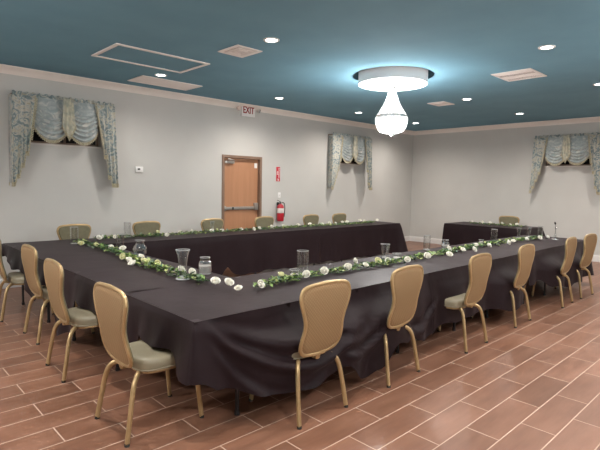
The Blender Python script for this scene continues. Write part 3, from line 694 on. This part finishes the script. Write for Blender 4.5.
tablecloth('black tablecloth on the separate table by the far wall', (CX0, CY0, CX1, CY1), [[(CX0, CY1), (CX0, CY0), (CX1, CY0), (CX1, CY1), (CX0, CY1 + 0.0001)]], TT, 8, None, hemB, 0.06, 0.012)

# ============================================================ CHAIRS
def back_outline(n=16):
    """closed outline (x,z) of the waisted back"""
    R_ = [(0.0, 0.430), (0.075, 0.433), (0.135, 0.445), (0.173, 0.475), (0.186, 0.525), (0.182, 0.580), (0.174, 0.635), (0.180, 0.700), (0.204, 0.770), (0.222, 0.830), (0.226, 0.875), (0.209, 0.915), (0.165, 0.934), (0.095, 0.941), (0.0, 0.946)]
    sm = smooth_path([(x, 0, 0.428 + (z - 0.430) * 0.932) for x, z in R_], 3); pts = [(p.x, p.z) for p in sm]
    left = [(-x, z) for x, z in pts[1:-1]][::-1]
    return pts + left
def yb(z):
    return -0.185 - 0.055 * ((z - 0.43) / 0.5) - 0.03 * math.sin((z - 0.43) / 0.52 * PI)  # reclined, gently bowed
def chair():
    e = empty('banquet_chair')
    O = back_outline(); n = len(O); cz = 0.69
    bm = nb(); tube(bm, [(x, yb(z), z) for x, z in O], 0.0125, 10, True, flat=1.25); link('back_frame', bm, M['gold'], e)
    def panel(name, m, side, bulge):
        bm = nb(); rings = []
        for q, (s, b_) in enumerate(((0.965, 0.0), (0.94, 0.7), (0.82, 0.92), (0.5, 1.0))):
            rings.append([bm.verts.new((x * s, yb(cz + (z - cz) * s) + side * (0.008 + bulge * b_), cz + (z - cz) * s)) for x, z in O])
        c = bm.verts.new((0, yb(cz) + side * (0.008 + bulge), cz))
        for A, B in zip(rings, rings[1:]):
            for k in range(n): bm.faces.new((A[k], A[(k + 1) % n], B[(k + 1) % n], B[k]))
        for k in range(n): bm.faces.new((rings[-1][k], rings[-1][(k + 1) % n], c))
        link(name, bm, m, e)
    panel('back_panel', M['tan'], -1, 0.004); panel('back_cushion', M['sageback'], 1, 0.022)
    # seat: rounded-front cushion with welt
    def outline(k, s=1.0):
        a = 2 * PI * k / 40; ca, sa = math.cos(a), math.sin(a); q = 4.2
        x = math.copysign(abs(ca) ** (2 / q), ca) * 0.205 * s; y = math.copysign(abs(sa) ** (2 / q), sa) * 0.200 * s + 0.055
        x *= 1.0 + 0.10 * (y - 0.055); return x, y
    bm = nb(); rings = []
    for s, z in ((0.93, 0.392), (0.985, 0.397), (1.0, 0.410), (1.005, 0.442), (0.985, 0.460), (0.94, 0.469), (0.75, 0.474), (0.4, 0.478)):
        rings.append([bm.verts.new((*outline(k, s), z)) for k in range(40)])
    for A, B in zip(rings, rings[1:]):
        for k in range(40): bm.faces.new((A[k], A[(k + 1) % 40], B[(k + 1) % 40], B[k]))
    bm.faces.new(rings[-1]); bm.faces.new(rings[0][::-1]); st = link('seat', bm, M['sage'], e)
    bm = nb(); tube(bm, [(*outline(k, 1.004), 0.402) for k in range(40)], 0.0045, 6, True); link('welt', bm, M['sage'], st)
    bm = nb(); tube(bm, [(*outline(k, 0.88), 0.384) for k in range(40)], 0.011, 8, True); tube(bm, [(0.0, -0.13, 0.386), (0, yb(0.44) + 0.006, 0.392), (0, yb(0.44), 0.425)], [0.02, 0.022, 0.022], 8, flat=0.5)
    tube(bm, [(-0.06, yb(0.44) + 0.004, 0.42), (0.06, yb(0.44) + 0.004, 0.42)], 0.013, 8); link('seat_frame', bm, M['gold'], e)
    for s in (-1, 1):
        bm = nb(); P = smooth_path([(s * 0.07, -0.06, 0.384), (s * 0.115, -0.115, 0.386), (s * 0.160, -0.158, 0.374), (s * 0.188, -0.188, 0.335), (s * 0.203, -0.207, 0.26), (s * 0.215, -0.228, 0.14), (s * 0.225, -0.25, 0.012)], 5)
        tube(bm, P, 0.0150, 10, flat=1.1); l = link('leg', bm, M['gold'], e)
        bm = nb(); tube(bm, [(s * 0.2252, -0.2502, 0.018), (s * 0.226, -0.252, 0.0)], 0.0155, 10); link('foot_cap', bm, M['rubber'], l)
        bm = nb(); P = smooth_path([(s * 0.185, 0.185, 0.398), (s * 0.196, 0.215, 0.375), (s * 0.203, 0.235, 0.25), (s * 0.212, 0.262, 0.012)], 5)
        tube(bm, P, 0.0142, 10, flat=1.1); l = link('leg', bm, M['gold'], e)
        bm = nb(); tube(bm, [(s * 0.2122, 0.2625, 0.018), (s * 0.213, 0.264, 0.0)], 0.015, 10); link('foot_cap', bm, M['rubber'], l)
    return e
proto = chair(); used = [False]
def place(x, y, deg, label, group):
    if used[0]: e = copy_tree(proto)
    else: e = proto; used[0] = True
    e.location = (x, y, 0); e.rotation_euler = (0, 0, math.radians(deg)); tag(e, label, 'chair', group)
GA = 'gold banquet chairs along the near long row'; GL = 'gold banquet chairs at the short left side'; GB = 'chairs behind the back row against the wall'
place(2.265, 2.355, 0, 'gold banquet chair with tan diamond back, nearest one along the long row', GA)
place(3.20, 2.365, 3, 'gold banquet chair second from the camera along the near long row', GA)
place(4.385, 2.335, 2, 'gold banquet chair with green seat showing, third from the camera along the near long row', GA)
place(5.585, 2.37, 2, 'gold banquet chair fourth from the camera along the near long row', GA)
place(6.975, 2.335, 3, 'gold banquet chair last but one at the far right of the near long row', GA)
place(7.80, 2.325, -3, 'last gold banquet chair at the far right end of the near long row', GA)
place(1.395, 2.85, -90, 'gold banquet chair with pale green seat nearest the camera on the short left side', GL)
place(1.43, 4.03, -92, 'gold banquet chair second from the camera on the short left side', GL)
place(1.53, 5.10, -90, 'gold banquet chair third from the camera on the short left side, narrowest view', GL)
place(1.47, 6.12, -95, 'gold banquet chair cut off by the left edge of the photo', GL)
for x, lb in ((2.42, 'olive-backed chair behind the back row at its left end, beside the glass vase'), (3.53, 'olive-backed chair behind the back row below the thermostat'), (4.77, 'olive-backed chair behind the back row just left of the door'), (5.97, 'olive-backed chair behind the back row, overlapping the right edge of the door'), (7.26, 'olive-backed chair behind the back row right of the fire extinguisher'), (8.17, 'rightmost olive-backed chair behind the back row')):
    place(x, 7.00, 180, lb, GB)
place(10.93, 4.68, 90, 'olive-backed chair alone behind the separate far table', None)

# ============================================================ GARLANDS
def rose_mesh(name, m, seed):
    rnd = random.Random(seed); bm = nb()
    def petal(ang, r0, w, h, tilt, curl):
        ca, sa = math.cos(ang), math.sin(ang)
        def fn(a, b):
            s = (a * 2 - 1); ww = w * math.sin(min(1, b * 0.75 + 0.2) * PI * 0.62); x = s * ww * min(1, 0.35 + b * 1.6); out = 0.003 + (r0 - 0.003) * min(1, b * 2.4) ** 0.6 + tilt * b + curl * b ** 3 - 0.45 * abs(s) ** 2 * w * (1 - 0.3 * b); z = h * (b - 0.10 * s * s * b) - 0.25 * curl * b ** 4
            return Vector((ca * out - sa * x, sa * out + ca * x, z))
        grid(bm, 5, 5, fn)
    for k in range(3): petal(k * 2.1, 0.006, 0.010, 0.050, 0.002, 0.001)
    for k in range(4): petal(k * 1.57 + 0.5, 0.012, 0.016, 0.050, 0.003, 0.002)
    for k in range(5): petal(k * 1.256 + 0.2 + rnd.uniform(-.1, .1), 0.020, 0.022, 0.041, 0.003, 0.003)
    for k in range(6): petal(k * 1.047 + rnd.uniform(-.15, .15), 0.025, 0.024, 0.033, 0.005, 0.009)
    lathe(bm, [(0, 0.0), (0.008, 0.0), (0.019, 0.012), (0.018, 0.03), (0, 0.036)], 10)
    me = bpy.data.meshes.new(name); bm.to_mesh(me); bm.free()
    for p in me.polygons: p.use_smooth = True
    me.materials.append(m); return me
ROSES = [rose_mesh('rose', M['rose'], 1), rose_mesh('rose', M['rose'], 2), rose_mesh('rose_cream', M['rosecream'], 3)]
def leaf(bm, c, d, up, L_, w, mi):
    s = d.cross(up).normalized(); n_ = s.cross(d).normalized(); c = Vector(c)
    pts = [c, c + d * L_ * 0.35 + s * w / 2 + n_ * 0.006, c + d * L_ * 0.75 + s * w * 0.38 + n_ * 0.008, c + d * L_ + n_ * -0.004, c + d * L_ * 0.75 - s * w * 0.38 + n_ * 0.008, c + d * L_ * 0.35 - s * w / 2 + n_ * 0.006, c + d * L_ * 0.5]
    V = [bm.verts.new(p) for p in pts]
    for q in ((0, 1, 6), (1, 2, 6), (2, 3, 6), (3, 4, 6), (4, 5, 6), (5, 0, 6)):
        bm.faces.new([V[i] for i in q]).material_index = mi
def garland(path, roses, label, seed, dens=150, zt=TT + 0.006, rise=0.035, gap=None):
    rnd = random.Random(seed); P = smooth_path([(x, y, 0) for x, y in path], 10); base = Vector((path[0][0], path[0][1], zt))
    e = empty('rose_garland', base); tag(e, label, 'garland', 'white rose and greenery garlands')
    L_ = [0]
    for a, b in zip(P, P[1:]): L_.append(L_[-1] + (b - a).length)
    tot = L_[-1]
    def at(s):
        s = max(0, min(tot - 1e-4, s)); i = max(k for k in range(len(L_)) if L_[k] <= s); i = min(i, len(P) - 2)
        t = (s - L_[i]) / (L_[i + 1] - L_[i]); return P[i].lerp(P[i + 1], t), (P[i + 1] - P[i]).normalized()
    st = [];  k = 0
    while k * 0.03 < tot:
        p, d_ = at(k * 0.03); st.append((p.x - base.x + 0.012 * math.sin(k * 0.9), p.y - base.y + 0.014 * math.cos(k * 0.7), 0.012 + 0.006 * math.sin(k * 1.3))); k += 1
    bm = nb(); tube(bm, st, 0.0035, 5); link('vine_stem', bm, M['stem'], e)
    bm = nb(); N_ = int(tot * dens)
    for k in range(N_):
        s = rnd.uniform(0, tot); clump = 0.55 + 0.45 * math.sin(s * 9 + seed); 
        if rnd.random() > 0.45 + 0.55 * clump: continue
        p, d_ = at(s); side = Vector((-d_.y, d_.x, 0)); a = rnd.gauss(0, 0.035)
        c = Vector((p.x - base.x, p.y - base.y, 0)) + side * a + Vector((0, 0, max(0.006, rise * (0.25 + rnd.random() * 0.9) * (1 - abs(a) / 0.12))))
        th = rnd.uniform(0, 2 * PI); dd = Vector((math.cos(th), math.sin(th), rnd.uniform(-0.02, 0.75))).normalized()
        q = rnd.random(); mi = (0 if q < 0.22 else 1 if q < 0.60 else 2 if q < 0.88 else 3)
        if math.sin(s * 2.6 + seed) > 0.3 and rnd.random() < 0.4: mi = 0
        leaf(bm, c, dd, Vector((0, 0, 1)), rnd.uniform(0.034, 0.068), rnd.uniform(0.018, 0.034), mi)
    for f_ in bm.faces:
        for v in f_.verts:
            if v.co.z < 0.001: v.co.z = 0.001
    lf = link('foliage', bm, [M['leafdark'], M['leafmid'], M['leaflight'], M['leafeuc']], e, False)
    for i, (x, y, sc, c) in enumerate(roses):
        sc = sc * (1.0 if seed < 13 else 1.25)
        o = bpy.data.objects.new('rose', ROSES[c if c < 2 else 2]); C.objects.link(o); o.parent = e
        o.location = (x - base.x, y - base.y, 0.018 * sc); o.scale = (sc,) * 3
        o.rotation_euler = (rnd.uniform(0.35, 1.2), rnd.uniform(-0.4, 0.4), rnd.uniform(-1.2, 0.7))
        # keep the bloom clear of the cloth
        rx_, ry_ = o.rotation_euler[0], o.rotation_euler[1]; o.location.z = sc * (0.010 + 0.032 * max(abs(math.sin(rx_)), abs(math.sin(ry_))))
    return e
GARL = {'A': ([(2.28, 2.86), (2.6, 2.92), (3.1, 2.95), (3.6, 2.93), (4.2, 2.92), (4.8, 2.96), (5.4, 3.0), (6.2, 3.03), (7.0, 3.05), (7.8, 3.0), (8.3, 2.93)], [[2.296, 2.844, 0.88, 0], [2.662, 3.016, 0.95, 2], [2.875, 2.906, 0.91, 0], [3.095, 2.913, 0.97, 1], [3.426, 2.916, 0.98, 0], [3.795, 3.152, 0.83, 1], [3.69, 2.924, 0.82, 0], [3.936, 2.965, 1.03, 2], [4.074, 2.941, 0.88, 0], [4.303, 2.85, 0.88, 1], [4.67, 2.835, 1.07, 0], [5.452, 3.018, 0.94, 1], [5.019, 2.763, 1.03, 0], [5.557, 2.886, 0.94, 1], [5.674, 2.8, 0.98, 0], [6.204, 3.023, 0.85, 1], [6.237, 2.871, 0.98, 0], [6.814, 2.862, 1.04, 1], [7.151, 2.917, 0.95, 0], [7.539, 2.881, 1.01, 1], [7.954, 2.842, 0.99, 0], [8.237, 2.822, 0.83, 1]]), 'L': ([(2.2, 6.55), (2.24, 6.0), (2.2, 5.3), (2.14, 4.7), (2.1, 4.1), (2.08, 3.6), (2.1, 3.28)], [[2.098, 6.065, 0.99, 2], [2.504, 6.574, 0.95, 1], [2.205, 5.871, 0.88, 2], [2.275, 5.595, 0.81, 1], [2.314, 5.352, 1.02, 0], [2.075, 4.777, 0.92, 2], [2.0, 4.513, 0.98, 0], [1.962, 4.32, 1.02, 1], [2.173, 4.62, 0.98, 0], [2.094, 4.366, 1.03, 2], [2.13, 4.191, 0.9, 2], [2.123, 3.733, 1.0, 1], [2.149, 3.592, 0.91, 0], [2.087, 3.131, 1.03, 1], [2.133, 3.022, 1.02, 0], [2.101, 2.842, 0.82, 1]]), 'B': ([(2.5, 6.72), (3.2, 6.62), (3.9, 6.6), (5, 6.58), (6, 6.55), (7, 6.5), (7.9, 6.5), (8.45, 6.5)], [[2.598, 6.658, 0.6532, 0], [2.729, 6.569, 0.6716, 1], [3.446, 6.742, 0.8188000000000001, 2], [3.434, 6.409, 0.7084, 1], [3.805, 6.687, 0.7452000000000001, 0], [4.027, 6.731, 0.6808000000000001, 1], [4.349, 6.62, 0.7268000000000001, 0], [4.532, 6.602, 0.6992, 1], [4.9, 6.574, 0.6900000000000001, 0], [5.072, 6.464, 0.7360000000000001, 1], [5.276, 6.553, 0.7360000000000001, 0], [5.581, 6.59, 0.8004, 1], [5.905, 6.628, 0.7544, 0], [6.298, 6.638, 0.8096, 1], [6.664, 6.681, 0.7912, 0], [6.873, 6.554, 0.8188000000000001, 1], [7.18, 6.65, 0.7544, 0], [7.289, 6.584, 0.6532, 1], [7.619, 6.685, 0.7912, 0], [7.715, 6.628, 0.8096, 1], [8.405, 6.85, 0.8004, 0], [8.269, 6.616, 0.7360000000000001, 1], [8.782, 6.652, 0.7636, 0]]), 'C': ([(10.3, 5.2), (10.34, 4.8), (10.36, 4.4), (10.36, 4.0)], [[10.57, 5.276, 0.648, 0], [10.483, 4.993, 0.774, 1], [10.6, 4.862, 0.7200000000000001, 0], [10.6, 4.594, 0.666, 1], [10.489, 4.363, 0.621, 0], [10.6, 4.261, 0.774, 1]])}
garland(*GARL['A'][:2], 'rose garland along the near long row of tables, nearest and longest', 11, 240)
garland(*GARL['L'][:2], 'rose garland down the short left side, ending in loose roses at the near corner', 12, 210)
garland(*GARL['B'][:2], 'rose garland along the back row of tables in front of the door wall', 13, 190)
garland(*GARL['C'][:2], 'short rose garland on the separate table by the far wall', 14, 150)

# ============================================================ GLASSWARE
def glassware(kind, x, y, label, sc=1.0):
    e = empty(kind, (x, y, TT + 0.007)); e.scale = (sc, sc, sc); cat = {'cylinder_vase': 'vase', 'flared_vase': 'vase', 'mason_jar': 'jar', 'round_pitcher': 'vase', 'votive_glass': 'candle holder', 'tapered_vase': 'vase', 'bud_vase': 'vase'}[kind]; tag(e, label, cat)
    bm = nb(); b2 = nb(); base = None
    if kind == 'cylinder_vase': prof = [(0.050, 0.012), (0.0505, 0.10), (0.051, 0.225)]; base = [(0, 0), (0.049, 0), (0.051, 0.004), (0.050, 0.014), (0, 0.014)]
    elif kind == 'tapered_vase': prof = [(0.033, 0.012), (0.040, 0.07), (0.050, 0.15)]; base = [(0, 0), (0.034, 0), (0.035, 0.004), (0.033, 0.016), (0, 0.016)]
    elif kind == 'flared_vase': prof = [(0.022, 0.018), (0.026, 0.06), (0.030, 0.12), (0.037, 0.17), (0.050, 0.215)]; base = [(0, 0), (0.052, 0), (0.054, 0.004), (0.050, 0.010), (0.026, 0.016), (0.022, 0.024), (0, 0.024)]
    elif kind == 'mason_jar': prof = [(0.044, 0.008), (0.047, 0.02), (0.047, 0.075), (0.040, 0.09), (0.034, 0.096), (0.034, 0.118), (0.036, 0.12)]; base = [(0, 0), (0.043, 0), (0.045, 0.004), (0.044, 0.010), (0, 0.010)]
    elif kind == 'round_pitcher': prof = [(0.04, 0.008), (0.062, 0.03), (0.070, 0.065), (0.060, 0.10), (0.042, 0.12), (0.040, 0.14), (0.050, 0.165)]; base = [(0, 0), (0.038, 0), (0.042, 0.004), (0.040, 0.010), (0, 0.010)]
    elif kind == 'votive_glass': prof = [(0.036, 0.008), (0.040, 0.04), (0.043, 0.072)]; base = [(0, 0), (0.035, 0), (0.037, 0.004), (0.036, 0.012), (0, 0.012)]
    else: prof = [(0.02, 0.012), (0.03, 0.04), (0.02, 0.08), (0.010, 0.12), (0.010, 0.19), (0.016, 0.2)]; base = [(0, 0), (0.045, 0), (0.047, 0.004), (0.02, 0.010), (0.018, 0.014), (0, 0.014)]
    wob = (lambda t, z: 0.03 * math.cos(t * 2 * PI * 12)) if kind == 'round_pitcher' else None
    lathe(bm, prof, 36, wob=wob); link('glass_wall', bm, M['glass'], e)
    lathe(b2, base, 28); link('glass_base', b2, M['thickglass'], e)
    bm = nb(); R_, z_ = prof[-1]; tube(bm, [(R_ * math.cos(2 * PI * k / 32), R_ * math.sin(2 * PI * k / 32), z_) for k in range(32)], 0.0022, 6, True); link('rim', bm, M['thickglass'], e)
    if kind == 'mason_jar':
        bm = nb(); lathe(bm, [(0, 0.011), (0.042, 0.011), (0.0455, 0.022), (0.0455, 0.060), (0, 0.060)], 28); link('water', bm, M['water'], e)
    if kind == 'votive_glass':
        bm = nb(); lathe(bm, [(0, 0.013), (0.034, 0.013), (0.036, 0.035), (0, 0.036)], 24); w_ = link('wax', bm, M['plastic'], e)
    if kind == 'bud_vase':
        bm = nb(); tube(bm, [(0, 0, 0.02), (0.003, 0, 0.15), (-0.004, 0.005, 0.25)], 0.0022, 5); leaf(bm, (-0.004, 0.005, 0.235), Vector((-0.3, 0.2, 1)).normalized(), Vector((1, 0, 0)), 0.06, 0.03, 0); leaf(bm, (0, 0, 0.17), Vector((0.7, 0.2, 1)).normalized(), Vector((1, 0, 0)), 0.05, 0.022, 0); link('dried_sprig', bm, M['darkmetal'], e)
    return e
glassware('cylinder_vase', 2.93, 3.02, 'tall clear cylinder vase on the near row, behind the back of the closest chair', 1.0)
glassware('votive_glass', 2.80, 2.985, 'short wide glass in front of the tall cylinder vase on the near row', 1.05)
glassware('tapered_vase', 4.42, 3.22, 'tapered clear vase on the near row, just left of the low lidded glass', 1.05)
glassware('votive_glass', 4.36, 3.02, 'low glass right of the tapered vase, in the garland of the near row', 1.1)
glassware('cylinder_vase', 5.42, 3.30, 'clear cylinder vase standing left of a mason jar halfway along the near row', 0.85)
glassware('mason_jar', 5.62, 3.15, 'mason jar beside a cylinder vase halfway along the near row', 1.1)
glassware('cylinder_vase', 7.05, 3.16, 'clear cylinder vase behind the garland toward the right end of the near row', 0.88)
glassware('votive_glass', 6.72, 3.20, 'low glass lying left of the cylinder vase toward the right end of the near row', 0.8)
glassware('flared_vase', 7.98, 3.17, 'flared clear vase left of its taller twin near the right end of the near row', 0.8)
glassware('flared_vase', 8.33, 3.14, 'flared clear vase right of its twin near the right end of the near row', 0.8)
glassware('bud_vase', 8.33, 2.73, 'slim bud vase with a dark sprig at the right end of the near row', 1.0)
glassware('cylinder_vase', 8.58, 3.05, 'narrow clear glass at the far right end corner of the near row', 0.8)
glassware('flared_vase', 2.04, 3.54, 'flared clear vase on a wide foot by the left garland near the corner', 1.15)
glassware('mason_jar', 2.32, 3.64, 'mason jar half filled with cloudy water on the left side table', 1.22)
glassware('round_pitcher', 2.33, 4.95, 'round-bellied clear glass vase standing on the left side table', 1.05)
glassware('cylinder_vase', 2.31, 5.42, 'clear cylinder vase beside the round-bellied vase on the left side table', 0.9)
glassware('cylinder_vase', 2.14, 6.42, 'clear cylinder vase at the far left end of the left garland', 0.95)
glassware('cylinder_vase', 3.0, 6.78, 'faint tall clear vase on the back row behind the round-bellied vase', 0.95)
glassware('flared_vase', 4.42, 6.72, 'faint flared vase on the back row in front of the chair left of the door', 0.8)
